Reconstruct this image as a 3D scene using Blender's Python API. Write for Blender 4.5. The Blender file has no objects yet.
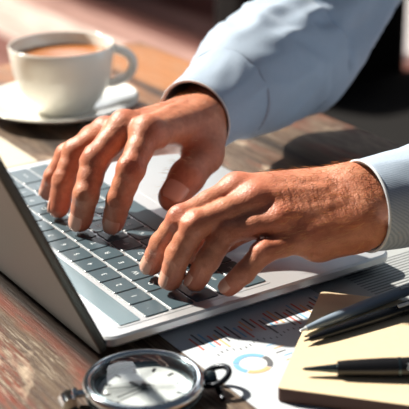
import bpy, bmesh, math, random
import numpy as np
from mathutils import Vector, Matrix, noise as mnoise

random.seed(7)
rng = np.random.default_rng(7)
SC = bpy.context.scene
COL = SC.collection

# ------------------------------------------------------------------ camera
F_PX = 1219.9572
CPOS = np.array([-.2775, -.5513, .3454])
YAW, PITCH, ROLL = .5683, .3816, -.0161
FWD = np.array([math.sin(YAW)*math.cos(PITCH), math.cos(YAW)*math.cos(PITCH), -math.sin(PITCH)])
_r = np.array([math.cos(YAW), -math.sin(YAW), 0.])
_u = np.cross(_r, FWD)
RGT = _r*math.cos(ROLL) + _u*math.sin(ROLL)
UPV = -_r*math.sin(ROLL) + _u*math.cos(ROLL)
cam_d = bpy.data.cameras.new('camera')
cam = bpy.data.objects.new('camera', cam_d)
COL.objects.link(cam)
cam_d.sensor_width = 36.
cam_d.lens = 36.*F_PX/409.
cam_d.clip_start = .02
cam.matrix_world = Matrix(((RGT[0], UPV[0], -FWD[0], CPOS[0]), (RGT[1], UPV[1], -FWD[1], CPOS[1]),
                           (RGT[2], UPV[2], -FWD[2], CPOS[2]), (0, 0, 0, 1)))
cam_d.dof.use_dof = True
cam_d.dof.focus_distance = .775
cam_d.dof.aperture_fstop = 9.8
SC.camera = cam

# ------------------------------------------------------------------ light
SC.view_settings.view_transform = 'Standard'
SC.view_settings.look = 'None'
SC.view_settings.gamma = 1.
SC.view_settings.use_curve_mapping = False
SC.view_settings.exposure = -0.08

world = bpy.data.worlds.new('world')
SC.world = world
world.use_nodes = True
wn = world.node_tree
wn.nodes['Background'].inputs[0].default_value = (.62, .76, 1., 1)
wn.nodes['Background'].inputs[1].default_value = .10

sun_d = bpy.data.lights.new('sun', 'SUN')
sun = bpy.data.objects.new('sun', sun_d)
COL.objects.link(sun)
sun_d.energy = 10.5
sun_d.angle = math.radians(2.0)
sun_d.color = (1., .93, .82)
TO_SUN = Vector((-.29, .665, .69)).normalized()
sun.rotation_euler = TO_SUN.to_track_quat('Z', 'Y').to_euler()

win_d = bpy.data.lights.new('window_light', 'AREA')
win = bpy.data.objects.new('window_light', win_d)
COL.objects.link(win)
win_d.shape = 'RECTANGLE'
win_d.size, win_d.size_y = 1.7, 1.9
win_d.energy = 36
win_d.color = (.93, .97, 1.)
win.location = (.80, 3.3, 1.80)
win.rotation_euler = (Vector((.80, 3.3, 1.80)) - Vector((.1, .1, 0))).to_track_quat('Z', 'Y').to_euler()


def at(px, py, z=0.):
    """world point at height z seen at a photo pixel"""
    d = FWD + RGT*(px-204.5)/F_PX - UPV*(py-204.5)/F_PX
    return CPOS + d*((z-CPOS[2])/d[2])


# ------------------------------------------------------------------ materials
def srgb(r, g, b):
    def c(v):
        v /= 255.
        return v/12.92 if v <= .04045 else ((v+.055)/1.055)**2.4
    return (c(r), c(g), c(b), 1.)


class NT:
    def __init__(s, name):
        s.m = bpy.data.materials.new(name)
        s.m.use_nodes = True
        s.t = s.m.node_tree
        s.b = s.t.nodes['Principled BSDF']
        s.tc = None

    def n(s, typ, **kw):
        nd = s.t.nodes.new(typ)
        for k, v in kw.items():
            if k.startswith('i_'):
                nd.inputs[k[2:].replace('_', ' ')].default_value = v
            else:
                setattr(nd, k, v)
        return nd

    def l(s, a, b):
        s.t.links.new(a, b)

    def coord(s, scale=(1, 1, 1), rot=(0, 0, 0)):
        if s.tc is None:
            s.tc = s.n('ShaderNodeTexCoord')
        mp = s.n('ShaderNodeMapping')
        mp.inputs['Scale'].default_value = scale
        mp.inputs['Rotation'].default_value = rot
        s.l(s.tc.outputs['Object'], mp.inputs[0])
        return mp.outputs[0]

    def noise(s, vec, scale=5., detail=4., rough=.55, dist=0.):
        nd = s.n('ShaderNodeTexNoise')
        nd.inputs['Scale'].default_value = scale
        nd.inputs['Detail'].default_value = detail
        nd.inputs['Roughness'].default_value = rough
        nd.inputs['Distortion'].default_value = dist
        s.l(vec, nd.inputs['Vector'])
        return nd.outputs['Fac']

    def ramp(s, fac, stops):
        nd = s.n('ShaderNodeValToRGB')
        e = nd.color_ramp.elements
        while len(e) < len(stops):
            e.new(.5)
        for k, (p, c) in enumerate(stops):
            e[k].position = p
            e[k].color = c if len(c) == 4 else (*c, 1)
        s.l(fac, nd.inputs[0])
        return nd.outputs[0]

    def mix(s, fac, a, b, mode='MIX'):
        nd = s.n('ShaderNodeMix', data_type='RGBA', blend_type=mode)
        for sock, v in ((nd.inputs['Factor'], fac), (nd.inputs['A'], a), (nd.inputs['B'], b)):
            pass
        ins = [i for i in nd.inputs if i.enabled]
        f, A, B = nd.inputs[0], nd.inputs[6], nd.inputs[7]
        for sock, v in ((f, fac), (A, a), (B, b)):
            if hasattr(v, 'is_linked'):
                s.l(v, sock)
            else:
                sock.default_value = v
        return nd.outputs[2]

    def bump(s, h, strength=.2, dist=.001, nrm=None):
        nd = s.n('ShaderNodeBump')
        nd.inputs['Strength'].default_value = strength
        nd.inputs['Distance'].default_value = dist
        s.l(h, nd.inputs['Height'])
        if nrm is not None:
            s.l(nrm, nd.inputs['Normal'])
        return nd.outputs[0]

    def set(s, **kw):
        for k, v in kw.items():
            sock = s.b.inputs[k.replace('_', ' ')]
            if hasattr(v, 'is_linked'):
                s.l(v, sock)
            else:
                sock.default_value = v
        return s


W1 = (1, 1, 1, 1)
K0 = (0, 0, 0, 1)


def plain(name, col, rough=.5, metal=0., noise_amt=.06, nscale=60., **kw):
    t = NT(name)
    f = t.noise(t.coord(), nscale, 3)
    c2 = tuple(max(0., x*(1-noise_amt*2)) for x in col[:3])+(1,)
    t.set(Base_Color=t.mix(f, c2, col), Roughness=rough, Metallic=metal, **kw)
    return t.m


def mat_table():
    t = NT('weathered_wood')
    warp = t.coord((1, 1, 1))
    g = t.noise(t.coord((90, 3.0, 90)), 3.2, 8, .72, .6)
    fine = t.noise(t.coord((260, 7, 260)), 2.5, 5, .7, .3)
    base = t.ramp(g, [(.30, srgb(38, 27, 20)), (.45, srgb(78, 58, 44)), (.56, srgb(106, 88, 70)), (.72, srgb(138, 122, 102))])
    base = t.mix(t.ramp(fine, [(.38, (.25, .25, .25)), (.6, W1)]), srgb(60, 40, 30), base)
    # old red paint left in the grain
    pr = t.noise(t.coord((10, 1.7, 10)), 1.3, 6, .65, .9)
    pf = t.noise(t.coord((120, 7, 120)), 2., 4, .7)
    prm = t.ramp(pr, [(.53, K0), (.60, W1)])
    pfm = t.ramp(pf, [(.40, K0), (.52, W1)])
    red = t.mix(fine, srgb(74, 30, 18), srgb(140, 62, 38))
    c = t.mix(t.mix(1., prm, pfm, 'MULTIPLY'), base, red)
    # honey coloured patches, more of them towards the far edge
    hv = t.noise(t.coord((3.2, 1.3, 3)), 2.1, 3, .5, .3)
    sp = t.n('ShaderNodeSeparateXYZ')
    t.l(t.coord((1, 1, 1)), sp.inputs[0])
    mr = t.n('ShaderNodeMapRange')
    t.l(sp.outputs[1], mr.inputs[0])
    for q, v_ in zip((1, 2, 3, 4), (-.15, .75, -.10, .16)):
        mr.inputs[q].default_value = v_
    ad = t.n('ShaderNodeMath', operation='ADD')
    t.l(hv, ad.inputs[0])
    t.l(mr.outputs[0], ad.inputs[1])
    hv = ad.outputs[0]
    c = t.mix(t.ramp(hv, [(.50, K0), (.62, (.85, .85, .85))]), c, t.mix(g, srgb(140, 78, 36), srgb(206, 140, 80)))
    # bare pale flecks in the grain
    fk = t.noise(t.coord((420, 26, 420)), 1.4, 4, .75)
    fm = t.noise(t.coord((14, 5, 14)), 1.6, 3, .6)
    c = t.mix(t.mix(1., t.ramp(fk, [(.52, K0), (.60, W1)]), t.ramp(fm, [(.42, K0), (.58, (.8, .8, .8))]), 'MULTIPLY'), c, srgb(160, 148, 130))
    # a long scrape of old red paint beside the laptop
    sx = t.n('ShaderNodeSeparateXYZ')
    t.l(t.coord((1, 1, 1)), sx.inputs[0])
    wob = t.noise(t.coord((3, 6, 3)), 2.2, 4, .6)
    mu = t.n('ShaderNodeMath', operation='MULTIPLY_ADD')
    t.l(wob, mu.inputs[0])
    mu.inputs[1].default_value = .05
    t.l(sx.outputs[0], mu.inputs[2])
    ab = t.n('ShaderNodeMath', operation='DISTANCE' if False else 'SUBTRACT')
    t.l(mu.outputs[0], ab.inputs[0])
    ab.inputs[1].default_value = .018
    ab2 = t.n('ShaderNodeMath', operation='ABSOLUTE')
    t.l(ab.outputs[0], ab2.inputs[0])
    band = t.ramp(ab2.outputs[0], [(.005, W1), (.011, K0)])
    c = t.mix(t.mix(1., band, t.ramp(pf, [(.36, K0), (.50, (.85, .85, .85))]), 'MULTIPLY'), c, red)
    # pale worn patches
    pw = t.noise(t.coord((9, 3.2, 9)), 2.3, 5, .6, .5)
    c = t.mix(t.ramp(pw, [(.60, K0), (.68, (.8, .8, .8))]), c, srgb(204, 184, 160))
    # plank joints
    sep = t.n('ShaderNodeSeparateXYZ')
    t.l(t.coord((1, 1, 1)), sep.inputs[0])
    md = t.n('ShaderNodeMath', operation='PINGPONG')
    t.l(sep.outputs[0], md.inputs[0])
    md.inputs[1].default_value = .0775
    jn = t.ramp(md.outputs[0], [(0., K0), (.012, W1)])
    c = t.mix(jn, srgb(30, 20, 14), c)
    h = t.mix(.5, g, fine)
    t.set(Base_Color=c, Roughness=t.ramp(g, [(.3, (.6, .6, .6)), (.7, (.38, .38, .38))]), Normal=t.bump(h, .55, .0012))
    return t.m


def mat_floor():
    t = NT('floor_boards')
    sep = t.n('ShaderNodeSeparateXYZ')
    t.l(t.coord(), sep.inputs[0])
    fl = t.n('ShaderNodeMath', operation='SNAP')
    t.l(sep.outputs[0], fl.inputs[0])
    fl.inputs[1].default_value = .15
    wnz = t.n('ShaderNodeTexWhiteNoise', noise_dimensions='1D')
    t.l(fl.outputs[0], wnz.inputs['W'])
    c = t.ramp(wnz.outputs['Value'], [(0., srgb(96, 58, 52)), (.4, srgb(142, 98, 90)), (.75, srgb(178, 138, 128)), (1., srgb(246, 222, 212))])  # palest boards carry the floor's sun streaks in their colour
    g = t.noise(t.coord((30, 1.5, 30)), 2, 5, .6)
    c = t.mix(t.ramp(g, [(.35, (.4, .4, .4)), (.6, W1)]), srgb(66, 38, 32), c)
    t.set(Base_Color=c, Roughness=.45)
    return t.m


def mat_skin():
    t = NT('skin')
    co = t.coord()
    n1 = t.noise(co, 55, 5, .6)
    n2 = t.noise(co, 260, 4, .6)
    c = t.ramp(n1, [(.3, srgb(176, 108, 80)), (.5, srgb(196, 127, 97)), (.7, srgb(214, 149, 117))])
    at_ = t.n('ShaderNodeAttribute', attribute_name='flush')
    c = t.mix(at_.outputs['Fac'], c, srgb(196, 104, 80))
    c = t.mix(t.ramp(n2, [(.35, (.22, .22, .22)), (.55, K0)]), c, srgb(150, 84, 60))
    vo = t.n('ShaderNodeTexVoronoi', feature='DISTANCE_TO_EDGE')
    vo.inputs['Scale'].default_value = 620
    t.l(co, vo.inputs['Vector'])
    b1 = t.bump(t.ramp(vo.outputs['Distance'], [(0., K0), (.22, W1)]), .22, .0005)
    b2 = t.bump(n2, .35, .0011, b1)
    n3 = t.noise(t.coord((1, 1, 1)), 120, 4, .7, .8)
    b3 = t.bump(n3, .16, .0012, b2)
    t.set(Base_Color=c, Roughness=.43, Normal=b3, Subsurface_Weight=.18, Subsurface_Scale=.006)
    t.b.inputs['Subsurface Radius'].default_value = (1., .4, .25)
    t.b.inputs['Specular IOR Level'].default_value = .45
    return t.m


def mat_cloth(name, a, b, sc=1500., bump=.25):
    t = NT(name)
    w1 = t.n('ShaderNodeTexWave', bands_direction='DIAGONAL')
    w1.inputs['Scale'].default_value = sc/6.
    w1.inputs['Distortion'].default_value = 2.
    w1.inputs['Detail'].default_value = 2.
    t.l(t.coord(), w1.inputs['Vector'])
    n = t.noise(t.coord((300, 300, 900)), 2., 3)
    f = t.mix(.5, w1.outputs['Fac'], n)
    t.set(Base_Color=t.mix(f, a, b), Roughness=.85, Normal=t.bump(f, bump, .0006), Sheen_Weight=.15)
    return t.m


M = dict(
    table=mat_table(), floor=mat_floor(), skin=mat_skin(),
    nail=plain('fingernail', srgb(226, 168, 144), .28, 0, .04),
    hair=plain('arm_hair', srgb(226, 178, 122), .4),
    shirt=mat_cloth('blue_chambray', srgb(130, 150, 174), srgb(184, 199, 214)),
    seam=plain('seam', srgb(214, 222, 228), .8),
    alu=plain('aluminium', srgb(208, 211, 214), .34, .55, .02, 400),
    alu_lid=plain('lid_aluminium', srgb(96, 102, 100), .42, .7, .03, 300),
    edge=plain('chamfer', srgb(150, 172, 184), .25, .9),
    black=plain('black_plastic', srgb(18, 19, 21), .4),
    glass_screen=plain('screen_glass', srgb(10, 12, 14), .08),
    key=plain('key_cap', srgb(74, 91, 99), .30, 0, .06, 500),
    bar=plain('touch_bar', srgb(120, 140, 148), .22, .1),
    legend=plain('key_legend', srgb(225, 232, 235), .5),
    ceramic=plain('ceramic', srgb(238, 236, 226), .16, 0, .02, Coat_Weight=.4),
    coffee=plain('coffee', srgb(176, 110, 58), .22, 0, .1, 40),
    chrome=plain('chrome', srgb(214, 222, 226), .12, 1., .02),
    gun=plain('gunmetal', srgb(74, 88, 94), .25, .9),
    dark_metal=plain('dark_metal', srgb(36, 40, 46), .25, .6),
    dial=plain('dial', srgb(226, 234, 234), .45, 0, .02),
    ink=plain('ink', srgb(24, 26, 30), .5),
    paper=plain('paper', srgb(192, 199, 206), .7, 0, .02),
    cream=plain('added_cream_panel', srgb(206, 196, 176), .8, 0, .02),
    paper_shaded=plain('printed_paper_shaded', srgb(158, 162, 162), .7, 0, .02),  # white sheet with the arm's shade put into its base colour
    ink_red=plain('ink_red', srgb(206, 110, 102), .7), ink_blue=plain('ink_blue', srgb(120, 176, 212), .7),
    ink_grey=plain('ink_grey', srgb(96, 98, 102), .7), ink_orange=plain('ink_orange', srgb(228, 178, 130), .7),
    kraft=plain('kraft_cover', srgb(222, 200, 164), .75, 0, .05, 200),
    board=plain('board_edge', srgb(74, 42, 28), .7, 0, .1, 300),
    steel=plain('steel', srgb(226, 232, 236), .25, .3),
    pen_blue=plain('pen_lacquer', srgb(150, 168, 184), .28, .1),
    pen_black=plain('pen_black', srgb(20, 20, 23), .3),
    chair=plain('dark_upholstery', srgb(34, 33, 33), .95, 0, .1, Specular_IOR_Level=.1),
    cabinet=plain('white_lacquer', srgb(232, 238, 244), .4),
    wall=plain('wall_paint', srgb(120, 80, 70), .8),
)
_gl = NT('watch_crystal')
_tr = _gl.n('ShaderNodeBsdfTransparent')
_go = _gl.n('ShaderNodeBsdfGlossy')
_go.inputs['Roughness'].default_value = .03
_fw = _gl.n('ShaderNodeLayerWeight')
_fp = _gl.n('ShaderNodeMath', operation='POWER')
_gl.l(_fw.outputs['Facing'], _fp.inputs[0])
_fp.inputs[1].default_value = 4.
_fr = _gl.n('ShaderNodeMath', operation='MULTIPLY_ADD')
_gl.l(_fp.outputs[0], _fr.inputs[0])
_fr.inputs[1].default_value = .5
_fr.inputs[2].default_value = .04
_mx = _gl.n('ShaderNodeMixShader')
_gl.l(_fr.outputs[0], _mx.inputs[0])
_gl.l(_tr.outputs[0], _mx.inputs[1])
_gl.l(_go.outputs[0], _mx.inputs[2])
_gl.l(_mx.outputs[0], _gl.t.nodes['Material Output'].inputs[0])
M['crystal'] = _gl.m


# ------------------------------------------------------------------ mesh helpers
class MB:
    """collects shapes, then links them as ONE mesh object"""

    def __init__(s):
        s.v, s.f, s.mi, s.mats = [], [], [], []

    def _mat(s, m):
        if m not in s.mats:
            s.mats.append(m)
        return s.mats.index(m)

    def add(s, verts, faces, m):
        o = len(s.v)
        k = s._mat(m)
        s.v += [tuple(map(float, p)) for p in verts]
        s.f += [tuple(i+o for i in f) for f in faces]
        s.mi += [k]*len(faces)
        return s

    def box(s, lo, hi, m, rz=0., c=(0, 0)):
        x0, y0, z0 = lo
        x1, y1, z1 = hi
        P = [(x, y, z) for z in (z0, z1) for x, y in ((x0, y0), (x1, y0), (x1, y1), (x0, y1))]
        if rz:
            ca, sa = math.cos(rz), math.sin(rz)
            P = [(c[0]+(x-c[0])*ca-(y-c[1])*sa, c[1]+(x-c[0])*sa+(y-c[1])*ca, z) for x, y, z in P]
        return s.add(P, [(3, 2, 1, 0), (4, 5, 6, 7), (0, 1, 5, 4), (1, 2, 6, 5), (2, 3, 7, 6), (3, 0, 4, 7)], m)

    def prism(s, outline, z0, z1, m, m_top=None):
        n = len(outline)
        P = [(x, y, z0) for x, y in outline] + [(x, y, z1) for x, y in outline]
        s.add(P, [tuple(range(n-1, -1, -1))] + [(i, (i+1) % n, n+(i+1) % n, n+i) for i in range(n)], m)
        return s.add([(x, y, z1) for x, y in outline], [tuple(range(n))], m_top or m)

    def lathe(s, prof, m, n=48, frame=None, closed=False):
        """prof: [(r, z)] bottom to top; frame: 4x4"""
        P, Fc = [], []
        for r, z in prof:
            for k in range(n):
                a = 2*math.pi*k/n
                P.append((r*math.cos(a), r*math.sin(a), z))
        if frame is not None:
            P = [tuple(frame @ Vector(p)) for p in P]
        L = len(prof)
        for j in range(L if closed else L-1):
            for k in range(n):
                a, b = j*n+k, j*n+(k+1) % n
                c, d = ((j+1) % L)*n+(k+1) % n, ((j+1) % L)*n+k
                Fc.append((a, b, c, d))
        if not closed:
            if prof[0][0] > 1e-7:
                Fc.append(tuple(range(n-1, -1, -1)))
            if prof[-1][0] > 1e-7:
                Fc.append(tuple((L-1)*n+k for k in range(n)))
        return s.add(P, Fc, m)

    def tube(s, pts, rad, m, n=12, closed=False):
        pts = [Vector(p) for p in pts]
        if not hasattr(rad, '__len__'):
            rad = [rad]*len(pts)
        P, Fc = [], []
        L = len(pts)
        up = None
        for i, p in enumerate(pts):
            a = pts[(i-1) % L] if (closed or i) else p
            b = pts[(i+1) % L] if (closed or i < L-1) else p
            t = (b-a).normalized()
            if up is None:
                up = t.orthogonal().normalized()
            up = (up - t*up.dot(t)).normalized()
            w = t.cross(up)
            for k in range(n):
                an = 2*math.pi*k/n
                P.append(p + (up*math.cos(an)+w*math.sin(an))*rad[i])
        for i in range(L if closed else L-1):
            for k in range(n):
                Fc.append((i*n+k, i*n+(k+1) % n, ((i+1) % L)*n+(k+1) % n, ((i+1) % L)*n+k))
        if not closed:
            Fc.append(tuple(range(n-1, -1, -1)))
            Fc.append(tuple((L-1)*n+k for k in range(n)))
        return s.add(P, Fc, m)

    def build(s, name, parent=None, smooth=True, bevel=0., seg=2, auto=True, origin=None, recalc=True):
        me = bpy.data.meshes.new(name)
        v = s.v
        if origin is not None:
            v = [(p[0]-origin[0], p[1]-origin[1], p[2]-origin[2]) for p in v]
        me.from_pydata(v, [], s.f)
        for m in s.mats:
            me.materials.append(m)
        me.polygons.foreach_set('material_index', s.mi)
        me.polygons.foreach_set('use_smooth', [smooth]*len(s.f))
        bm = bmesh.new()
        bm.from_mesh(me)
        bmesh.ops.remove_doubles(bm, verts=bm.verts, dist=1e-6)
        if recalc:
            bmesh.ops.recalc_face_normals(bm, faces=bm.faces)
        if smooth and auto:
            for e in bm.edges:
                if len(e.link_faces) == 2 and e.calc_face_angle(0) > math.radians(38):
                    e.smooth = False
        bm.to_mesh(me)
        bm.free()
        o = bpy.data.objects.new(name, me)
        COL.objects.link(o)
        if origin is not None:
            o.location = origin
        if parent is not None:
            o.parent = parent
            if parent.type == 'EMPTY' or parent.location.length:
                o.location = Vector(o.location) - world_loc(parent)
        if bevel:
            b = o.modifiers.new('bevel', 'BEVEL')
            b.width = bevel
            b.segments = seg
            b.limit_method = 'ANGLE'
            b.angle_limit = math.radians(40)
            b.harden_normals = False
        return o


def world_loc(o):
    p = Vector(o.location)
    while o.parent is not None:
        o = o.parent
        p = p + Vector(o.location)
    return p


def thing(name, label, cat, loc=(0, 0, 0), group=None):
    o = bpy.data.objects.new(name, None)
    o.empty_display_size = .02
    COL.objects.link(o)
    o.location = loc
    return tag(o, label, cat, group)


def tag(o, label, cat, group=None):
    o['label'] = label
    o['category'] = cat
    if group:
        o['group'] = group
    return o


def struct(o):
    o['kind'] = 'structure'
    return o


def rrect(x0, y0, x1, y1, r, n=6):
    P = []
    for cx, cy, a0 in ((x1-r, y0+r, -90), (x1-r, y1-r, 0), (x0+r, y1-r, 90), (x0+r, y0+r, 180)):
        for k in range(n+1):
            a = math.radians(a0+90*k/n)
            P.append((cx+r*math.cos(a), cy+r*math.sin(a)))
    return P


def axis_frame(p, d, up=(0, 0, 1)):
    """frame whose Z runs along d"""
    z = Vector(d).normalized()
    x = Vector(up).cross(z)
    x = x.normalized() if x.length > 1e-6 else z.orthogonal().normalized()
    y = z.cross(x)
    return Matrix(((x.x, y.x, z.x, p[0]), (x.y, y.y, z.y, p[1]), (x.z, y.z, z.z, p[2]), (0, 0, 0, 1)))


# ------------------------------------------------------------------ the setting
FLOOR_Z = -.75
struct(MB().box((-4, -3, FLOOR_Z-.05), (6, 8, FLOOR_Z), M['floor']).build('floor', smooth=False))

# table
TX0, TX1, TY0, TY1 = -.80, .400, -.75, .640
tb = thing('wooden_table', 'weathered rustic wooden table with red paint traces under the laptop', 'table', (0, 0, FLOOR_Z))
MB().box((TX0, TY0, -.038), (TX1, TY1, 0), M['table']).build('tabletop', tb, False, .004)
for x in (TX0+.10, TX1-.12):
    MB().box((x, TY0+.1, -.12), (x+.022, TY1-.1, -.038), M['table']).build('apron', tb, False, .002)
for x in (TX0+.08, TX1-.15):
    for y in (TY0+.06, TY1-.13):
        MB().box((x, y, FLOOR_Z), (x+.07, y+.07, -.038), M['table']).build('leg', tb, False, .003)

# ------------------------------------------------------------------ laptop
LU0, LU1, LV0, LV1 = .005, .222, 0., .297
DECK = .0150
lap = thing('laptop', 'open silver laptop with dark keys under both typing hands', 'laptop', (.11, .148, 0))
b = MB()
o0 = rrect(LU0, LV0, LU1, LV1, .010)
o1 = rrect(LU0+.007, LV0+.007, LU1-.007, LV1-.007, .008)
n = len(o0)
o1 = rrect(LU0+.012, LV0+.012, LU1-.012, LV1-.012, .008)
lv = [(o1, .0018, M['alu']), (rrect(LU0+.003, LV0+.003, LU1-.003, LV1-.003, .009), .0070, M['alu']), (o0, .0098, M['alu']), (o0, DECK-.0013, M['alu']),
      (rrect(LU0+.0014, LV0+.0014, LU1-.0014, LV1-.0014, .0090), DECK, M['alu'])]
for (pa, za, _), (pb, zb, mm) in zip(lv, lv[1:]):
    b.add([(x, y, za) for x, y in pa]+[(x, y, zb) for x, y in pb], [(i, (i+1) % n, n+(i+1) % n, n+i) for i in range(n)], mm)
b.add([(x, y, DECK) for x, y in lv[-1][0]], [tuple(range(n))], M['alu'])
b.add([(x, y, .0018) for x, y in o1], [tuple(range(n-1, -1, -1))], M['alu'])
base = b.build('base', lap)
for x in (LU0+.025, LU1-.025):
    for y in (.03, .267):
        MB().lathe([(.006, .0), (.006, .0019)], M['black'], 20, Matrix.Translation((x, y, 0))).build('rubber_foot', lap)

KV0, KV1 = .0105, .2865
KU0 = .0385
RP = .0178
kb = MB().prism(rrect(.0195, KV0-.0022, KU0+5*RP+.0012, KV1+.0022, .0025, 3), DECK-.0002, DECK+.00025, M['alu']).build('keyboard', lap, False)
kb_loc = world_loc(lap)
MB().prism(rrect(.0215, KV0, .0355, KV1, .0012, 3), DECK, DECK+.0007, M['bar']).build('touch_bar', lap, False)
MB().prism(rrect(.139, .088, .2165, .209, .004, 4), DECK-.0001, DECK+.0002, M['alu']).build('trackpad', lap, False)

txt_c = bpy.data.curves.new('legend_source', 'FONT')
txt_c.align_x = 'CENTER'
txt_c.align_y = 'CENTER'
txt_c.resolution_u = 2
txt_o = bpy.data.objects.new('legend_source', txt_c)
COL.objects.link(txt_o)


def text_geo(body, size):
    txt_c.body = body
    txt_c.size = size
    bpy.context.view_layer.update()
    dg = bpy.context.evaluated_depsgraph_get()
    ev = txt_o.evaluated_get(dg)
    me = ev.to_mesh()
    V = [tuple(v.co) for v in me.vertices]
    Fc = [tuple(p.vertices) for p in me.polygons]
    ev.to_mesh_clear()
    return V, Fc


U = (KV1-KV0)/14.5
rows = [
    [(c, 1) for c in '`1234567890-='] + [('delete', 1.5)],
    [('tab', 1.5)] + [(c, 1) for c in 'QWERTYUIOP[]\\'],
    [('caps', 1.8)] + [(c, 1) for c in "ASDFGHJKL;'"] + [('return', 1.7)],
    [('shift', 2.3)] + [(c, 1) for c in 'ZXCVBNM,./'] + [('shift', 2.2)],
    [('fn', 1), ('ctrl', 1), ('alt', 1), ('cmd', 1.25), ('', 5), ('cmd', 1.25), ('alt', 1), ('<', 1), ('^', 1), ('>', 1)],
]
GAP = .0013
for ri, row in enumerate(rows):
    v = KV0
    u0 = KU0 + ri*RP
    for cap, w in row:
        v1 = v + w*U
        k = MB()
        a = rrect(u0+GAP/2, v+GAP/2, u0+RP-GAP/2, v1-GAP/2, .0016, 3)
        bt = rrect(u0+GAP/2+.0004, v+GAP/2+.0004, u0+RP-GAP/2-.0004, v1-GAP/2-.0004, .0014, 3)
        m_ = len(a)
        k.add([(x, y, DECK+.0002) for x, y in a]+[(x, y, DECK+.0007) for x, y in a]+[(x, y, DECK+.0010) for x, y in bt],
              [(i, (i+1) % m_, m_+(i+1) % m_, m_+i) for i in range(m_)] +
              [(m_+i, m_+(i+1) % m_, 2*m_+(i+1) % m_, 2*m_+i) for i in range(m_)] + [tuple(2*m_+i for i in range(m_))], M['key'])
        if cap:
            V, Fc = text_geo(cap, .0054 if len(cap) == 1 else .0032)
            cu, cv = u0+RP/2, (v+v1)/2
            k.add([(cu-y, cv+x, DECK+.00106) for x, y, z in V], Fc, M['legend'])
        ko = k.build('key', kb, False, origin=(u0+RP/2, (v+v1)/2, DECK))
        v = v1
bpy.data.objects.remove(txt_o)

# lid, leaning back 66 degrees from the table plane
LA = math.radians(66)
hx, hz = .0080, .0085
ld = Vector((-math.cos(LA), 0, math.sin(LA)))
lnr = Vector((math.sin(LA), 0, math.cos(LA)))      # towards the typist
LH, LT = .210, .0052


def lid_pt(s, v, d):
    p = Vector((hx, v, hz)) + ld*s - lnr*d
    return (p.x, p.y, p.z)


def lid_slab(outl, d0, d1, m, m_front=None):
    k = MB()
    nn = len(outl)
    k.add([lid_pt(s, v, d0) for s, v in outl]+[lid_pt(s, v, d1) for s, v in outl],
          [(i, (i+1) % nn, nn+(i+1) % nn, nn+i) for i in range(nn)]+[tuple(range(nn, 2*nn))], m)
    k.add([lid_pt(s, v, d0) for s, v in outl], [tuple(range(nn))], m_front or m)
    return k


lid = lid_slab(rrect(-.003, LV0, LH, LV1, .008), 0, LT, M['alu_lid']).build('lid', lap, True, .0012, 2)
lid_slab(rrect(.001, LV0+.0012, LH-.0012, LV1-.0012, .007), -.0009, .0004, M['black']).build('bezel', lid, False)
lid_slab(rrect(.014, LV0+.009, LH-.008, LV1-.009, .002), -.0011, .0002, M['glass_screen']).build('screen', lid, False)
MB().tube([(hx-.001, LV0+.03, .0085), (hx-.001, LV1-.03, .0085)], .0042, M['black'], 16).build('hinge', lap)

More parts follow.
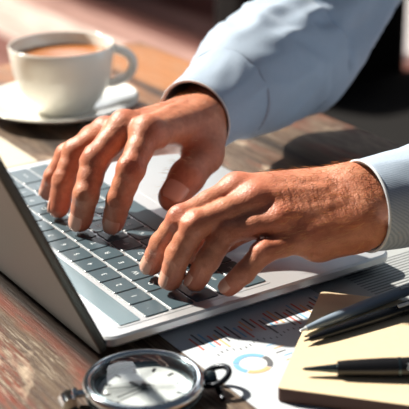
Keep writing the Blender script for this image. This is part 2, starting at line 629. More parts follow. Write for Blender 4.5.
# ------------------------------------------------------------------ implicit surfaces for the body
class Field:
    def __init__(s, lo, hi, h):
        s.h = h
        s.lo = np.array(lo, float)
        s.n = np.ceil((np.array(hi)-s.lo)/h).astype(int)+1
        ax = [(s.lo[i]+h*np.arange(s.n[i])).astype(np.float32) for i in range(3)]
        s.X = ax[0][:, None, None]
        s.Y = ax[1][None, :, None]
        s.Z = ax[2][None, None, :]

    def cone(s, a, b, ra, rb):
        a, b = np.asarray(a, np.float32), np.asarray(b, np.float32)
        d = b-a
        L2 = float(d@d)+1e-12
        px, py, pz = s.X-a[0], s.Y-a[1], s.Z-a[2]
        t = np.clip((px*d[0]+py*d[1]+pz*d[2])/L2, 0, 1)
        q = (px-t*d[0])**2+(py-t*d[1])**2+(pz-t*d[2])**2
        return np.sqrt(q)-(ra+(rb-ra)*t)

    def ell(s, c, ax, r):
        """ellipsoid: centre, three unit axes, three radii"""
        px, py, pz = s.X-c[0], s.Y-c[1], s.Z-c[2]
        k0 = 0.
        for a, ri in zip(ax, r):
            k0 = k0 + ((px*a[0]+py*a[1]+pz*a[2])/ri)**2
        return (np.sqrt(k0)-1)*min(r)

    @staticmethod
    def smin(a, b, k):
        h = np.clip(.5+.5*(b-a)/k, 0, 1)
        return b*(1-h)+a*h-k*h*(1-h)

    @staticmethod
    def smax(a, b, k):
        return -Field.smin(-a, -b, k)

    def mesh(s, D):
        """naive surface nets"""
        n = D.shape
        ins = D < 0
        c = ins[:-1, :-1, :-1].astype(np.int8)
        cnt = np.zeros([k-1 for k in n], np.int8)
        for i in (0, 1):
            for j in (0, 1):
                for k in (0, 1):
                    cnt += ins[i:n[0]-1+i, j:n[1]-1+j, k:n[2]-1+k]
        act = (cnt > 0) & (cnt < 8)
        idx = np.argwhere(act)
        vid = -np.ones(act.shape, np.int64)
        vid[act] = np.arange(len(idx))
        acc = np.zeros((len(idx), 3))
        num = np.zeros(len(idx))
        I, J, K = idx.T
        for axn in range(3):
            o1, o2 = [q for q in range(3) if q != axn]
            for p in (0, 1):
                for q in (0, 1):
                    off = np.zeros(3, int)
                    off[o1], off[o2] = p, q
                    off2 = off.copy()
                    off2[axn] = 1
                    da = D[I+off[0], J+off[1], K+off[2]]
                    db = D[I+off2[0], J+off2[1], K+off2[2]]
                    m = (da < 0) != (db < 0)
                    t = np.where(m, da/np.where(m, da-db, 1), 0)
                    pos = np.tile(off.astype(float), (len(idx), 1))
                    pos[:, axn] = t
                    acc[m] += pos[m]
                    num[m] += 1
        V = (idx+acc/num[:, None])*s.h+s.lo
        quads = []
        for axn in range(3):
            o1, o2 = [(1, 2), (2, 0), (0, 1)][axn]
            sl_a = [slice(1, -1)]*3
            sl_b = [slice(1, -1)]*3
            sl_a[axn] = slice(0, n[axn]-1)
            sl_b[axn] = slice(1, n[axn])
            A, B = ins[tuple(sl_a)], ins[tuple(sl_b)]
            ch = np.argwhere(A != B)
            base = np.ones(3, int)
            base[axn] = 0
            g = ch+base
            e1 = np.zeros(3, int)
            e2 = np.zeros(3, int)
            e1[o1] = 1
            e2[o2] = 1
            q = np.stack([vid[tuple((g-e1-e2).T)], vid[tuple((g-e2).T)], vid[tuple(g.T)], vid[tuple((g-e1).T)]], 1)
            flip = ~A[tuple(ch.T)]
            q[flip] = q[flip][:, ::-1]
            quads.append(q)
        return V, np.concatenate(quads)


def unit(v):
    v = np.asarray(v, float)
    return v/np.linalg.norm(v)


def build_hand(J, thumb, wrist, elbow, h=.0011, rs=1., fs=1.):
    """J: four finger chains (index..little) of MCP, PIP, DIP, tip"""
    wrist, elbow = np.asarray(wrist, float), np.asarray(elbow, float)
    names = ('ind', 'mid', 'rin', 'pin')
    mcp = [np.asarray(J[k][0], float) for k in names]
    axis = unit((mcp[1]+mcp[2])/2-wrist)
    acr = mcp[3]-mcp[0]
    acr = unit(acr-axis*(acr@axis))
    dor = np.cross(axis, acr)
    if dor[2] < 0:
        dor = -dor
    fa = unit(elbow-wrist)
    acw = unit(acr-fa*(acr@fa))
    dow = np.cross(fa, acw)
    if dow@dor < 0:
        dow = -dow
    pts = np.array([p for k in names for p in J[k]]+list(thumb)+[wrist])
    f_end = wrist+fa*.075
    lo = np.minimum(pts.min(0)-.02, f_end-.04)
    hi = np.maximum(pts.max(0)+.022, f_end+.04)
    F = Field(lo, hi, h)
    S = F.smin
    off = (-.0165, -.0055, .0055, .0150)
    D = None
    fr = {'ind': 1., 'mid': 1.03, 'rin': .97, 'pin': .84}
    for i, k in enumerate(names):
        bs = wrist+axis*.006+acr*off[i]*.85-dor*.002
        d = F.cone(bs, mcp[i]-dor*.0024, .0145*rs, .0098*fr[k]*rs)
        D = d if D is None else S(D, d, .012)
    for i in range(3):
        D = S(D, F.cone(mcp[i]-dor*.006-axis*.006, mcp[i+1]-dor*.006-axis*.006, .0085*rs, .0085*rs), .006)
    # heel of the hand, ball of the thumb
    D = S(D, F.cone(wrist+axis*.012+acr*.014-dor*.008, mcp[3]-axis*.012-dor*.008, .0135*rs, .0105*rs), .010)
    tb0, tb1 = np.asarray(thumb[0], float), np.asarray(thumb[1], float)
    D = S(D, F.cone(wrist+axis*.014-acr*.008-dor*.008, tb0*.3+tb1*.7, .0145*rs, .0115*rs), .010)
    # forearm, broader than thick
    for sgn in (-1, 1):
        D = S(D, F.cone(wrist+acw*sgn*.0095, f_end+acw*sgn*.015, .0150*rs, .0215*rs), .012)
    D = S(D, F.cone(wrist+fa*.012+acw*.017+dow*.006, wrist+fa*.022+acw*.017+dow*.006, .0085, .0085), .008)   # ulna head
    # extensor tendons and knuckles
    for i, k in enumerate(names):
        st = wrist+acw*off[i]*.35+dow*.0125-axis*.004
        md = (st+mcp[i])/2+dor*.0030
        en = mcp[i]+dor*(.0042*fr[k])
        D = S(D, F.cone(st, md, .0022, .0026), .0055)
        D = S(D, F.cone(md, en, .0026, .0036), .0045)
        D = S(D, F.cone(mcp[i]+dor*.0000, mcp[i]+dor*.0008, .0084*fr[k]*rs, .0080*fr[k]*rs), .006)
    # dorsal veins
    for (i, t0, j, t1) in ((1, .25, 2, .8), (2, .3, 3, .85), (0, .35, 1, .8)):
        a = wrist*(1-t0)+(mcp[i]+mcp[min(i+1, 3)])/2*t0+dor*.0135
        c = (mcp[j]+mcp[j-1])/2*t1+wrist*(1-t1)+dor*.0065
        D = S(D, F.cone(a, c, .0014, .0014), .004)
    # fingers
    R = dict(ind=(.0098, .0084, .0076, .0067), mid=(.0100, .0086, .0078, .0068), rin=(.0094, .0081, .0073, .0064), pin=(.0082, .0071, .0064, .0057))
    FD = None
    nails = []
    flush = []
    for i, k in enumerate(names):
        ch = [np.asarray(p, float) for p in J[k]]
        ch[0] = ch[0]-dor*.001
        rr = [q*fs*(.95 if w_ == 0 else 1.) for w_, q in enumerate(R[k])]
        d = None
        for a in range(3):
            p0, p1, r0, r1 = ch[a], ch[a+1], rr[a], rr[a+1]
            pm = (p0+p1)/2
            rm = (r0+r1)/2*(.975 if a < 2 else 1.)
            # the finger pad sags a little on the palm side
            e = F.smin(F.cone(p0, pm, r0, rm), F.cone(pm, p1, rm, r1), .002)
            d = e if d is None else S(d, e, .0035)
        seg1, seg3 = unit(ch[1]-ch[0]), unit(ch[3]-ch[2])
        seg2 = unit(ch[2]-ch[1])
        bn = np.cross(seg1, seg3)
        bn = unit(bn) if np.linalg.norm(bn) > 1e-4 else acr
        outp = unit(seg1-seg2)                         # back of the PIP joint
        d = S(d, F.cone(ch[1]+outp*.0004, ch[1]+outp*.0008, rr[1]*.95, rr[1]*.95), .003)
        outd = unit(seg2-seg3)
        # skin folds over the PIP and DIP joints
        for jp, ou, sg, r_ in ((ch[1], outp, unit(seg1+seg2), rr[1]), (ch[2], outd, unit(seg2+seg3), rr[2])):
            for dl in ((-.0026, 0., .0026) if r_ == rr[1] else (-.0012, .0012)):
                cpt = jp+ou*(r_+.0013)+sg*dl
                side = unit(np.cross(sg, ou))
                cut = F.cone(cpt-side*.005, cpt+side*.005, .0011, .0011)
                d = F.smax(d, -cut, .0012)
        dn = unit(np.cross(bn, seg3))
        if dn@(ch[1]-(ch[0]+ch[3])/2) < 0:
            dn = -dn
        pad = ch[3]-seg3*.004-dn*.0012
        d = S(d, F.cone(pad, pad+seg3*.003, rr[3]*.95, rr[3]*.9), .003)
        nails.append((ch[3], seg3, dn, rr[3]))
        flush += [(ch[1]+outp*rr[1], .009, .5), (ch[3], .010, .75), (mcp[i]+dor*.009, .010, .45)]
        FD = d if FD is None else S(FD, d, .0009)
    # thumb
    tc = [np.asarray(p, float) for p in thumb]
    tr = [.0140*rs, .0126*rs, .0122*rs, .0105*rs]
    d = None
    for a in range(3):
        e = F.cone(tc[a], tc[a+1], tr[a], tr[a+1])
        d = e if d is None else S(d, e, .004)
    s1, s3 = unit(tc[2]-tc[1]), unit(tc[3]-tc[2])
    bn = np.cross(s1, s3)
    dn = unit(np.cross(bn, s3))
    if dn@(tc[2]-(tc[1]+tc[3])/2) < 0:
        dn = -dn
    nails.append((tc[3], s3, dn, tr[3]))
    flush += [(tc[3], .012, .7)]
    D = S(D, d, .009)
    D = S(D, FD, .0048)
    V, Q = F.mesh(D)
    fl = np.zeros(len(V))
    for c, r, amt in flush:
        fl = np.maximum(fl, amt*np.exp(-((V-c)**2).sum(1)/(r*r)))
    info = dict(wrist=wrist, axis=axis, acr=acr, dor=dor, mcp=mcp, fa=fa, dow=dow, acw=acw)
    return V, Q, fl, nails, info


# left hand (near) and right hand (far): joints read off the photograph
WL = at(362, 205, .064)
EL = np.array([.400, -.040, .058])
JL = dict(ind=[at(237, 188, .073), at(181, 219, .061), at(162, 244, .0425), at(151, 265, .0250)],
          mid=[at(256, 199, .070), at(195, 225, .060), at(178, 255, .0415), at(170, 280, .0245)],
          rin=[at(280, 220, .060), at(226, 231, .055), at(208, 260, .0390), at(195, 281, .0240)],
          pin=[at(304, 238, .050), at(263, 252, .045), at(244, 273, .0340), at(228, 287, .0235)])
TL = [np.array([.176, .030, .044]), np.array([.148, .052, .040]), np.array([.124, .058, .032]), np.array([.104, .060, .026])]
WR = at(192, 120, .070)
ER = np.array([.350, .266, .086])
JR = dict(ind=[at(147, 130, .084), at(131, 169, .064), at(119, 200, .043), at(113, 223, .0245)],
          mid=[at(124, 125, .084), at(95, 160, .065), at(86, 195, .045), at(80, 221, .0245)],
          rin=[at(105, 131, .076), at(76, 152, .061), at(64, 181, .043), at(58, 208, .0245)],
          pin=[at(92, 138, .068), at(67, 155, .053), at(54, 177, .038), at(48, 192, .0240)])
TR = [at(206, 138, .060), at(204, 156, .053), at(187, 177, .046), at(173, 197, .036)]
VL, QL, FL_, nails_l, inf_l = build_hand(JL, TL, WL, EL, fs=.96)
VR, QR, FR_, nails_r, inf_r = build_hand(JR, TR, WR, ER, fs=1.09)

# arms, torso, neck and head (outside the frame, coarse)
SHL, SHR = np.array([.545, -.055, .33]), np.array([.560, .300, .34])
CH = (SHL+SHR)/2
fwd_p = np.array([-1., 0., 0.])
side_p = unit(SHR-SHL)
upz = np.array([0, 0, 1.])
FB = Field((.18, -.24, -.32), (.86, .50, .74), .0065)
D = None
S = Field.smin
for w_, e_, s_ in ((WL, EL, SHL), (WR, ER, SHR)):
    fa_ = unit(e_-w_)
    D1 = S(FB.cone(w_+fa_*.055, e_, .024, .030), FB.cone(e_, s_, .030, .050), .01)
    D = D1 if D is None else np.minimum(D, D1)
D = S(D, FB.ell(CH+np.array([.075, 0, -.12]), (side_p, fwd_p, upz), (.175, .105, .24)), .05)
D = S(D, FB.ell(CH+np.array([.09, 0, -.42]), (side_p, fwd_p, upz), (.165, .12, .24)), .05)
D = S(D, FB.cone(CH+np.array([.06, 0, .02]), CH+np.array([.03, 0, .16]), .058, .052), .04)
HC = CH+np.array([-.005, 0, .265])
D = S(D, FB.ell(HC, (side_p, fwd_p, upz), (.074, .095, .108)), .03)
D = S(D, FB.ell(HC+np.array([-.038, 0, -.070]), (side_p, fwd_p, upz), (.050, .052, .050)), .03)
D = S(D, FB.cone(HC+np.array([-.088, 0, .0]), HC+np.array([-.112, 0, -.030]), .008, .014), .012)
for sg in (-1, 1):
    D = S(D, FB.ell(HC+side_p*sg*.076+np.array([.012, 0, -.01]), (side_p, fwd_p, upz), (.012, .020, .032)), .006)
    D = FB.smax(D, -FB.ell(HC+side_p*sg*.032+np.array([-.098, 0, .004]), (side_p, fwd_p, upz), (.018, .014, .011)), .012)
D = S(D, FB.cone(HC+np.array([-.086, -.020, -.062]), HC+np.array([-.086, .020, -.062]), .008, .008), .008)
VB, QB = FB.mesh(D)

person = thing('person', 'person in a light blue shirt typing on the laptop with both hands', 'person', (.60, .12, -.30))
PL = world_loc(person)


def raw_mesh(name, parts, mat, parent, flush=None):
    V = np.concatenate([p[0] for p in parts])
    o = 0
    Q = []
    for p in parts:
        Q.append(p[1]+o)
        o += len(p[0])
    Q = np.concatenate(Q)
    me = bpy.data.meshes.new(name)
    me.from_pydata((V-np.array(PL)).tolist(), [], Q.tolist())
    me.polygons.foreach_set('use_smooth', [True]*len(Q))
    me.materials.append(mat)
    if flush is not None:
        a = me.attributes.new('flush', 'FLOAT', 'POINT')
        a.data.foreach_set('value', flush.astype(np.float32))
    ob = bpy.data.objects.new(name, me)
    COL.objects.link(ob)
    ob.parent = parent
    return ob


body = raw_mesh('body', [(VL, QL), (VR, QR), (VB, QB)], M['skin'], person, np.concatenate([FL_, FR_, np.zeros(len(VB))]))

# fingernails
for nl in (nails_l, nails_r):
    for (p, ax, dn, r) in nl:
        sd = np.cross(ax, dn)
        w, ln = r*.82, r*1.75
        P, Fc = [], []
        nu, nv = 9, 9
        for jv in range(nv):
            tv = jv/(nv-1)
            ay = -ln*.62+ln*tv
            for iu in range(nu):
                tu = iu/(nu-1)*2-1
                wid = w*(1-.18*abs(2*tv-1)**3)*(1-.25*max(0, tv-.8)/.2)
                an = tu*wid/r
                rr = r*1.03+.0002-.0010*max(0, tv-.55)**2*4
                P.append(p+ax*ay+(dn*math.cos(an)+sd*math.sin(an))*rr)
        for jv in range(nv-1):
            for iu in range(nu-1):
                Fc.append((jv*nu+iu, jv*nu+iu+1, (jv+1)*nu+iu+1, (jv+1)*nu+iu))
        k = MB().add([q-np.array(PL) for q in P], Fc, M['nail'])
        ob = k.build('fingernail')
        ob.parent = person
        sm = ob.modifiers.new('thick', 'SOLIDIFY')
        sm.thickness = .0006
        sm.offset = -.4

# fine hair on the wrists and the backs of the hands
hb = MB()
for V, Q, inf, cnt in ((VL, QL, inf_l, 800), (VR, QR, inf_r, 160)):
    e1 = V[Q[:, 2]]-V[Q[:, 0]]
    e2 = V[Q[:, 3]]-V[Q[:, 1]]
    N = np.cross(e1, e2)
    N /= np.linalg.norm(N, axis=1)[:, None]+1e-12
    Cn = V[Q].mean(1)
    along = (Cn-inf['wrist'])@inf['axis']
    ok = (N@inf['dor'] > .05) & (along > -.035) & (along < .055)
    cand = np.where(ok)[0]
    for q in rng.choice(cand, min(cnt, len(cand)), replace=False):
        p, nn = Cn[q], N[q]
        d = unit(inf['axis']*.8+inf['acr']*rng.normal(.30, .18)+nn*.30)
        L = rng.uniform(.003, .007)
        pts = [p-nn*.0003, p+d*L*.5+nn*.0004, p+d*L+inf['axis']*.001-nn*.0003]
        hb.tube([x-np.array(PL) for x in pts], [.00010, .00008, .00003], M['hair'], 3)
ho = hb.build('arm_hair')
ho.parent = person
ho['kind'] = 'stuff'


# ------------------------------------------------------------------ shirt
def sleeve(path, radii, name, parent, fold=.004, seed=0, nu=96, per=.004, flat=1.0, open_thick=.0016, wr_freq=1., start_fold=0.):
    """cloth tube along a smooth path, open at the start"""
    pts = [Vector(p) for p in path]
    # Catmull-Rom resample
    samp, rad = [], []
    for i in range(len(pts)-1):
        p0 = pts[max(i-1, 0)]
        p1, p2 = pts[i], pts[i+1]
        p3 = pts[min(i+2, len(pts)-1)]
        n_ = max(2, int((p2-p1).length/per))
        for k in range(n_):
            t = k/n_
            samp.append(.5*((2*p1)+(-p0+p2)*t+(2*p0-5*p1+4*p2-p3)*t*t+(-p0+3*p1-3*p2+p3)*t**3))
            rad.append(radii[i]*(1-t)+radii[i+1]*t)
    samp.append(pts[-1])
    rad.append(radii[-1])
    P, Fc = [], []
    up = Vector((0, 0, 1))
    s = 0.
    L = len(samp)
    for i, p in enumerate(samp):
        tg = (samp[min(i+1, L-1)]-samp[max(i-1, 0)]).normalized()
        if i:
            s += (p-samp[i-1]).length
        y = (up-tg*up.dot(tg)).normalized()
        x = y.cross(tg)
        amp = fold*min(1., start_fold+s/.05)
        for k in range(nu):
            a = 2*math.pi*k/nu
            ca, sa = math.cos(a), math.sin(a)
            q = Vector((ca*1.5+seed*7.1, sa*1.5, s*26*wr_freq+math.sin(a*2+seed)*.9))
            d = 1-2*abs(mnoise.noise(q))
            d2 = mnoise.noise(Vector((ca*3+seed, sa*3+4., s*70*wr_freq)))
            r = rad[i]+amp*(d*.9-.35)+amp*.30*d2
            P.append(p+x*ca*r+y*sa*r*flat)
    for i in range(L-1):
        for k in range(nu):
            Fc.append((i*nu+k, i*nu+(k+1) % nu, (i+1)*nu+(k+1) % nu, (i+1)*nu+k))
    mb = MB().add([q-PL for q in P], Fc, M['shirt'])
    ob = mb.build(name, auto=False)
    ob.parent = parent
    sm = ob.modifiers.new('thick', 'SOLIDIFY')
    sm.thickness = open_thick
    sm.offset = -1
    return ob


def rim(center, tg, r, flat, name, parent, mat, rad=.0008):
    up = Vector((0, 0, 1))
    tg = Vector(tg).normalized()
    y = (up-tg*up.dot(tg)).normalized()
    x = y.cross(tg)
    ring = [Vector(center)+x*math.cos(a)*r+y*math.sin(a)*r*flat-PL for a in np.linspace(0, 2*math.pi, 72, endpoint=False)]
    ob = MB().tube(ring, rad, mat, 8, True).build(name)
    ob.parent = parent
    return ob


dl = unit(EL-WL)
dr = unit(ER-WR)
cl0 = WL+dl*.001+np.array([0, 0, -.001])
cl1 = WL+dl*.075
sl_l = sleeve([cl1-dl*.004, WL+dl*.12, EL+np.array([0.02, .01, .0]), EL*.4+SHL*.6, SHL], [.038, .046, .050, .058, .078], 'sleeve', person, .005, 3)
cuff_l = sleeve([cl0, (cl0+cl1)/2, cl1], [.0285, .0315, .0385], 'cuff', sl_l, .0010, 5, start_fold=.3)
rim(cl0, cl1-cl0, .0285, 1., 'hem', sl_l, M['seam'], .0009)
cr0 = WR+dr*.004+np.array([0, 0, .000])
cr1 = WR+dr*.060
sl_r = sleeve([cr1-dr*.006, WR+dr*.09, WR+dr*.15, ER, ER*.4+SHR*.6, SHR], [.036, .046, .050, .051, .060, .078], 'sleeve', person, .006, 11)
cuff_r = sleeve([cr0, (cr0+cr1)/2, cr1], [.0290, .0320, .0375], 'cuff', sl_r, .0015, 8, start_fold=.3)
rim(cr0, cr1-cr0, .0290, 1., 'hem', sl_r, M['seam'], .0008)
FT = Field((.40, -.20, -.33), (.88, .48, .52), .007)
D = FT.ell(CH+np.array([.075, 0, -.12]), (side_p, fwd_p, upz), (.190, .118, .25))
D = S(D, FT.ell(CH+np.array([.09, 0, -.42]), (side_p, fwd_p, upz), (.180, .134, .25)), .05)
for sh in (SHL, SHR):
    D = S(D, FT.cone(sh, CH+np.array([.05, 0, .05]), .074, .060), .03)
D = np.maximum(D, -(FT.Z+.30)+0*FT.X+0*FT.Y)
raw_mesh('shirt', [FT.mesh(D)], M['shirt'], person)
# short brown hair
FH = Field(HC-np.array([.13, .12, .06]), HC+np.array([.13, .12, .15]), .005)
D = FH.ell(HC+np.array([.008, 0, .010]), (side_p, fwd_p, upz), (.082, .101, .112))
D = np.maximum(D, -FH.ell(HC+np.array([-.085, 0, -.045]), (side_p, fwd_p, upz), (.075, .085, .090)))
D = np.maximum(D, -(FH.Z-(HC[2]-.045))+0*FH.X+0*FH.Y)
M['head_hair'] = plain('brown_hair', srgb(60, 40, 28), .6)
raw_mesh('hair', [FH.mesh(D)], M['head_hair'], person)

# ------------------------------------------------------------------ cup, saucer, coffee
CC = Vector((.2045, .4440, 0))
sau = MB().lathe([(.0, .0012), (.030, .0012), (.032, 0), (.036, 0), (.038, .002), (.056, .0078), (.0715, .0135), (.0735, .0150), (.0728, .0158),
                  (.0700, .0152), (.054, .0095), (.037, .0048), (.030, .0040), (0, .0040)], M['ceramic'], 96).build('saucer', smooth=True, auto=False)
sau.location = (.2010, .4450, 0)
tag(sau, 'white ceramic saucer under the coffee cup', 'saucer')
cup = thing('coffee_cup', 'white ceramic coffee cup standing on the saucer', 'cup', (CC.x, CC.y, .0040))
prof = [(0, .0045), (.024, .0045), (.0255, .0040), (.0275, .0040), (.0280, .0060), (.0300, .0095), (.0365, .0170), (.0425, .0280), (.0462, .0420),
        (.0482, .0560), (.0490, .0655), (.0486, .0668), (.0478, .0668), (.0468, .0655), (.0455, .0540), (.0430, .0410), (.0390, .0280), (.0320, .0170), (.0200, .0110), (0, .0100)]
MB().lathe(prof, M['ceramic'], 96, Matrix.Translation((CC.x, CC.y, 0))).build('cup_body', cup, True, auto=False)
hd = Vector((.90, -.43, 0)).normalized()
hp = []
for t in np.linspace(0, 1, 22):
    a = math.radians(100-200*t)
    q = CC+hd*(.0435+.0235*math.cos(a)*1.0-.0015*t*2)
    hp.append((q.x, q.y, .0395+.0165*math.sin(a)+.004))
hp[0] = tuple(CC+hd*.0455+Vector((0, 0, .0600)))
hp[-1] = tuple(CC+hd*.0405+Vector((0, 0, .0290)))
MB().tube(hp, [.0046]*len(hp), M['ceramic'], 14).build('handle', cup)
cof = MB().lathe([(0, .0530), (.0452, .0530), (.0456, .0552), (.044, .0545), (0, .0545)], M['coffee'], 64).build('coffee', auto=False)
cof.location = (CC.x, CC.y, 0)
tag(cof, 'milky brown coffee filling the white cup', 'coffee')

# ------------------------------------------------------------------ pocket watch
WC = Vector((.0030, -.0482, 0))
wt = thing('pocket_watch', 'round chrome pocket watch with a white dial lying in front of the laptop', 'watch', tuple(WC))
TW = Matrix.Translation(WC) @ Matrix.Scale(1.07, 4)
MB().lathe([(.0, .0), (.018, .0), (.025, .0012), (.0290, .0040), (.0300, .0065), (.0296, .0088), (.0270, .0092), (.0262, .0042), (0, .0040)], M['gun'], 80, TW).build('case', wt, auto=False)
MB().lathe([(.0298, .0090), (.0308, .0102), (.0308, .0126), (.0298, .0140), (.0282, .0144), (.0268, .0136), (.0262, .0118), (.0262, .0090)], M['chrome'], 96, TW, closed=True).build('bezel', wt, auto=False)
MB().lathe([(.0262, .0050), (.0262, .0134), (.0256, .0132), (.0232, .0078), (.0232, .0050)], M['gun'], 96, TW, closed=True).build('inner_ring', wt, auto=False)
dial = MB().lathe([(0, .0068), (.0240, .0068), (.0240, .0074), (0, .0074)], M['dial'], 80, TW).build('dial', wt)
hr = unit(at(207, 375, .01)-np.array(WC))          # towards the crown
A0 = math.atan2(hr[1], hr[0])
for i in range(12):
    a = A0+math.pi*2*i/12
    c = WC+Vector((math.cos(a), math.sin(a), 0))*.0205*1.0
    MB().box((c.x-.0021, c.y-.0009, .0076), (c.x+.0021, c.y+.0009, .0080), M['ink'], a, (c.x, c.y)).build('hour_mark', dial, False)


def watch_hand(ang, length, width, z, name, tail=.005):
    c = WC+Vector((math.cos(ang), math.sin(ang), 0))*(length/2-tail/2)
    MB().box((c.x-length/2-tail/2, c.y-width/2, z), (c.x+length/2+tail/2, c.y+width/2, z+.0003), M['ink'], ang, (c.x, c.y)).build(name, wt, False)


watch_hand(A0+2.2, .0100, .0016, .0086, 'hour_hand', .003)
watch_hand(A0-2.75, .0175, .0009, .0091, 'minute_hand', .004)
watch_hand(A0+2.95, .0200, .0004, .0096, 'second_hand', .006)
MB().lathe([(0, .0075), (.0016, .0075), (.0016, .0102), (0, .0104)], M['ink'], 20, TW).build('centre_pin', wt)
MB().lathe([(.0264, .0128), (.0255, .0142), (.0235, .0154), (.020, .0165), (.015, .0175), (.008, .0182), (0, .0184)], M['crystal'], 64, TW, closed=False).build('crystal', wt, auto=False, recalc=False)
h3 = Vector((math.cos(A0), math.sin(A0), 0))
s3 = Vector((-h3.y, h3.x, 0))
MB().lathe([(.0030, 0), (.0030, .004), (.0042, .0045), (.0046, .0060), (.0042, .0085), (.0020, .0090)], M['gun'], 28, axis_frame(WC+h3*.0318+Vector((0, 0, .0075)), h3)).build('crown', wt)
bow = [WC+h3*(.0405+.0075*math.cos(a))+s3*(.0080*math.sin(a))+Vector((0, 0, .0085+.003*math.cos(a))) for a in np.linspace(0, 2*math.pi, 40, endpoint=False)]
MB().tube(bow, .0017, M['dark_metal'], 12, True).build('bow', wt)
pe = WC+h3*.0395+Vector((0, 0, .004))
MB().tube([pe+s3*-.0015+Vector((0, 0, .003)), pe-s3*.009+h3*.001+Vector((0, 0, -.0015)), pe-s3*.014+h3*.001+Vector((0, 0, -.0022))], [.0016, .0018, .0016], M['dark_metal'], 12).build('toggle_bar', wt)
MB().lathe([(.0022, 0), (.0022, .0035), (.0034, .0040), (.0036, .0058), (.0026, .0066)], M['chrome'], 24, axis_frame(WC-h3*.0315+s3*.007+Vector((0, 0, .007)), -h3+s3*.25)).build('push_button', wt)
lg = WC-h3*.0395+s3*.0025+Vector((0, 0, .006))
MB().tube([lg+s3*.006, lg+s3*.003-h3*.0015, lg-s3*.004-h3*.001], [.0042, .0050, .0042], M['chrome'], 18).build('chain_lug', wt)

# ------------------------------------------------------------------ papers
b = MB()
px0, px1, py0, py1 = .0490, .2590, -.2000, .0970
b.box((px0, py0, 0), (px1, py1, .00035), M['paper'])


def ink(mb, pts, m, z):
    mb.add([(x, y, z) for x, y in pts], [tuple(range(len(pts)))], m)


zi = .00050
for i in range(27):
    u_ = .060+i*.0037
    m_ = M[('ink_red', 'ink_grey', 'ink_blue', 'ink_red', 'ink_orange', 'ink_grey')[i % 6]]
    y1 = -.002+.004*math.sin(i*1.3)
    y0 = y1-.014-.008*random.random()
    ink(b, [(u_, y0), (u_+.0014, y0), (u_+.0014, y1), (u_, y1)], m_, zi)
for i in range(24):
    u_ = .064+i*.0037
    y1 = -.027+.002*math.sin(i)
    ink(b, [(u_, y1-.0022), (u_+.0008, y1-.0022), (u_+.0008, y1), (u_, y1)], M['ink_grey'], zi)
dc = at(253, 364, 0)
for a0, a1, m_ in ((20, 150, 'ink_blue'), (155, 215, 'ink_blue'), (220, 300, 'ink_orange'), (305, 375, 'ink_grey')):
    aa = np.radians(np.linspace(a0, a1, 14))
    P = [(dc[0]+.0115*math.cos(a), dc[1]+.0115*math.sin(a)) for a in aa]+[(dc[0]+.0082*math.cos(a), dc[1]+.0082*math.sin(a)) for a in aa[::-1]]
    ink(b, P, M[m_], zi)
for i in range(5):
    q = (dc[0]+.018+.002*(i % 2), dc[1]+.012-.005*i)
    ink(b, [(q[0], q[1]), (q[0]+.007, q[1]), (q[0]+.007, q[1]+.0009), (q[0], q[1]+.0009)], M[('ink_blue', 'ink_orange', 'ink_grey')[i % 3]], zi)
tag(b.build('report_sheet', smooth=False, origin=((px0+px1)/2, (py0+py1)/2, 0)), 'white printed sheet with a coloured bar chart, partly under the laptop', 'paper')

b = MB()
b.box((.1620, -.1500, .0004), (.3720, .1470, .00075), M['paper_shaded'])
for i in range(16):
    y = .018-i*.0034
    x1 = .31 if i % 5 else .26
    ink(b, [(.190, y), (x1, y), (x1, y+.0012), (.190, y+.0012)], M['ink_grey'], .00085)
for i in range(20):
    y = -.060-i*.0042
    ink(b, [(.190, y), (.35, y), (.35, y+.0013), (.176, y+.0013)], M['ink_grey'], .00085)
tag(b.build('text_sheet', smooth=False, origin=(.267, 0, 0)), 'printed sheet of text lines, shade painted in as grey, beside the front corner of the laptop', 'paper')

# ------------------------------------------------------------------ notebook and pens
NA = at(277, 389, .0085)
ex = unit(np.array([.655, -.755, 0]))
ey = unit(np.array([.755, .655, 0]))
NW, NL, NT_ = .150, .122, .0085


def nb(x, y):
    p = NA+ex*x+ey*y
    return (p[0], p[1])


nbk = thing('notebook', 'tan kraft notebook under the pens on the right', 'notebook', (float(NA[0]), float(NA[1]), .0009))
r_ = rrect(0, 0, NW, NL, .003, 4)
z0 = .0009
MB().prism([nb(x, y) for x, y in r_], z0+NT_-.0004, z0+NT_, M['kraft']).build('cover', nbk, False, .0003)
MB().prism([nb(x, y) for x, y in r_], z0+.0010, z0+NT_-.0004, M['board']).build('page_block', nbk, False)
MB().prism([nb(x, y) for x, y in r_], z0, z0+.0010, M['board']).build('back_cover', nbk, False, .0003)
NZ = z0+NT_


def pen_frame(a, b):
    a, b = Vector(a), Vector(b)
    return a, (b-a).normalized()


def clip_strip(p0, p1, w0, w1, th, m, up=Vector((0, 0, 1))):
    p0, p1 = Vector(p0), Vector(p1)
    d = (p1-p0).normalized()
    sd = d.cross(up).normalized()
    u2 = sd.cross(d)
    P = [p0-sd*w0, p0+sd*w0, p1+sd*w1, p1-sd*w1]
    P = P+[p+u2*th for p in P]
    return MB().add(P, [(3, 2, 1, 0), (4, 5, 6, 7), (0, 1, 5, 4), (1, 2, 6, 5), (2, 3, 7, 6), (3, 0, 4, 7)], m)


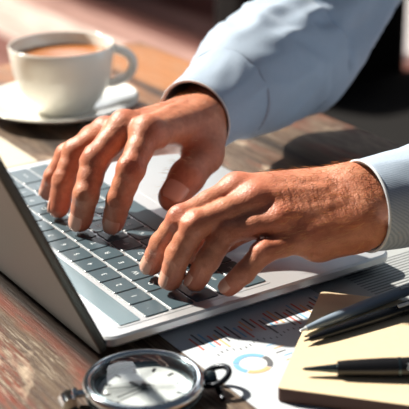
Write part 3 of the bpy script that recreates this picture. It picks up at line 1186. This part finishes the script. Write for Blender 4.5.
# silver ballpoint (upper)
rp = .0036
a, d = pen_frame(at(300, 331, NZ+.0030), at(409, 289, NZ+.0042))
fr = axis_frame(a, d)
p1 = thing('ballpoint_pen', 'steel blue ballpoint pen with silver tip, farther of the two slim pens on the notebook', 'pen', tuple(a), 'slim pens on the notebook')
MB().lathe([(.0004, 0), (.0009, .0006), (.0010, .004), (.0016, .0045)], M['steel'], 20, fr).build('tip', p1)
MB().lathe([(.0016, .0045), (.0028, .018), (.0033, .034), (rp, .052), (rp, .085)], M['pen_blue'], 28, fr).build('barrel', p1)
MB().lathe([(rp*1.06, .085), (rp*1.06, .088)], M['steel'], 28, fr).build('ring', p1)
MB().lathe([(rp, .088), (rp, .128), (rp*.8, .134), (rp*.4, .135)], M['pen_blue'], 28, fr).build('cap', p1)
sdv = d.cross(Vector((0, 0, 1))).normalized()
cu = (Vector((0, 0, 1))*.85+sdv*.5).normalized()
clip_strip(a+d*.078+cu*(rp+.0008), a+d*.126+cu*(rp+.0012), .0009, .0017, .0008, M['steel'], cu).build('clip', p1, False, .0002)

# dark slim pen (lower)
a, d = pen_frame(at(304, 341, NZ+.0028), at(409, 307, NZ+.0040))
fr = axis_frame(a, d)
rp = .0034
p2 = thing('ballpoint_pen', 'dark slim pen with a bright clip, between the steel blue pen and thick black pen', 'pen', tuple(a), 'slim pens on the notebook')
MB().lathe([(.0004, 0), (.0009, .004), (.0016, .0045)], M['dark_metal'], 20, fr).build('tip', p2)
MB().lathe([(.0016, .0045), (.0027, .018), (.0031, .034), (rp, .050), (rp, .070)], M['dark_metal'], 28, fr).build('barrel', p2)
MB().lathe([(rp*1.1, .070), (rp*1.2, .074), (rp*1.2, .116), (rp*.8, .122), (rp*.3, .123)], M['dark_metal'], 28, fr).build('cap', p2)
sdv = d.cross(Vector((0, 0, 1))).normalized()
cu = (Vector((0, 0, 1))*.85+sdv*.5).normalized()
clip_strip(a+d*.066+cu*(rp*1.2+.0006), a+d*.112+cu*(rp*1.2+.0010), .0010, .0014, .0008, M['steel'], cu).build('clip', p2, False, .0002)

# thick black pen in front
a, d = pen_frame(at(302, 369, NZ+.0040), at(409, 367, NZ+.0056))
fr = axis_frame(a, d)
rp = .0054
p3 = thing('fountain_pen', 'thick black pen lying nearest the front edge of the notebook', 'pen', tuple(a))
MB().lathe([(.0003, 0), (.0010, .002), (.0017, .010), (.0026, .019)], M['gun'], 24, fr).build('tip', p3)
MB().lathe([(.0026, .019), (.0040, .0192), (.0046, .026), (rp, .045), (rp, .052)], M['pen_black'], 32, fr).build('grip', p3)
MB().lathe([(rp*1.05, .052), (rp*1.05, .0535)], M['gun'], 32, fr).build('ring', p3)
MB().lathe([(rp, .0535), (rp*1.06, .075), (rp*1.04, .110), (rp*.8, .118), (rp*.3, .120)], M['pen_black'], 32, fr).build('barrel', p3)
_sd = d.cross(Vector((0, 0, 1))).normalized()
_u = (Vector((0, 0, 1))*.6+_sd*.8).normalized()
_w = d.cross(_u)
em = MB()
for k_, (t0, t1, h_) in enumerate(((-.0012, -.0006, .0022), (-.0006, .0006, .0006), (.0006, .0012, .0022), (.0018, .0024, .0022))):
    c_ = a+d*.0575+_u*(rp+.00042)
    em.add([c_+_w*t0-d*h_/2, c_+_w*t1-d*h_/2, c_+_w*t1+d*h_/2, c_+_w*t0+d*h_/2], [(0, 1, 2, 3)], M['steel'])
em.build('emblem', p3, False)

# ------------------------------------------------------------------ beyond the table
ar = thing('armchair', 'dark upholstered armchair standing beyond the table edge', 'armchair', (1.45, 1.13, FLOOR_Z))


def chair_box(lo, hi, name, bev=.04):
    MB().box((lo[0], lo[1], FLOOR_Z+lo[2]), (hi[0], hi[1], FLOOR_Z+hi[2]), M['chair']).build(name, ar, False, bev, 4)


chair_box((1.12, .82, .10), (1.58, 1.44, .36), 'seat')
chair_box((1.58, .74, .30), (1.80, 1.43, 1.00), 'backrest')
chair_box((1.10, .68, .10), (1.58, .82, .66), 'armrest')
chair_box((1.10, 1.44, .10), (1.553, 1.58, .66), 'armrest')
for x in (1.16, 1.48):
    for y in (.75, 1.51):
        MB().lathe([(.018, FLOOR_Z), (.024, FLOOR_Z+.11)], M['dark_metal'], 16, Matrix.Translation((x, y, 0))).build('leg', ar)

cb = thing('cabinet', 'white cabinet standing on the floor behind the dark armchair', 'cabinet', (2.58, 2.05, FLOOR_Z))
MB().box((2.30, 1.75, FLOOR_Z+.06), (2.86, 2.345, FLOOR_Z+1.05), M['cabinet']).build('body', cb, False, .006)
MB().box((2.288, 1.77, FLOOR_Z+.09), (2.303, 2.335, FLOOR_Z+1.02), M['cabinet']).build('door', cb, False, .003)
MB().box((2.35, 1.80, FLOOR_Z), (2.81, 2.26, FLOOR_Z+.06), M['dark_metal']).build('plinth', cb, False)
struct(MB().box((-4, 8.0, FLOOR_Z), (6, 8.1, 1.9), M['wall']).build('wall_back', smooth=False))
struct(MB().box((6.0, -3, FLOOR_Z), (6.1, 8.1, 1.9), M['wall']).build('wall_right', smooth=False))
struct(MB().box((-4.1, -3, FLOOR_Z), (-4.0, 8.1, 1.9), M['wall']).build('wall_left', smooth=False))

b = MB().box((-.02, .335, 0), (.124, .440, .0004), M['cream'])  # thin panel added for a pale patch of the tabletop
tag(b.build('added_pale_panel', smooth=False, origin=(.052, .387, 0)), 'thin pale panel added for a pale tabletop patch beyond the laptop in front of the saucer', 'paper')

struct(MB().box((.90, 5.15, 1.9), (6.1, 8.1, 2.0), M['wall']).build('shade_slab', smooth=False))  # unseen partial slab overhead, added to shade the far floor
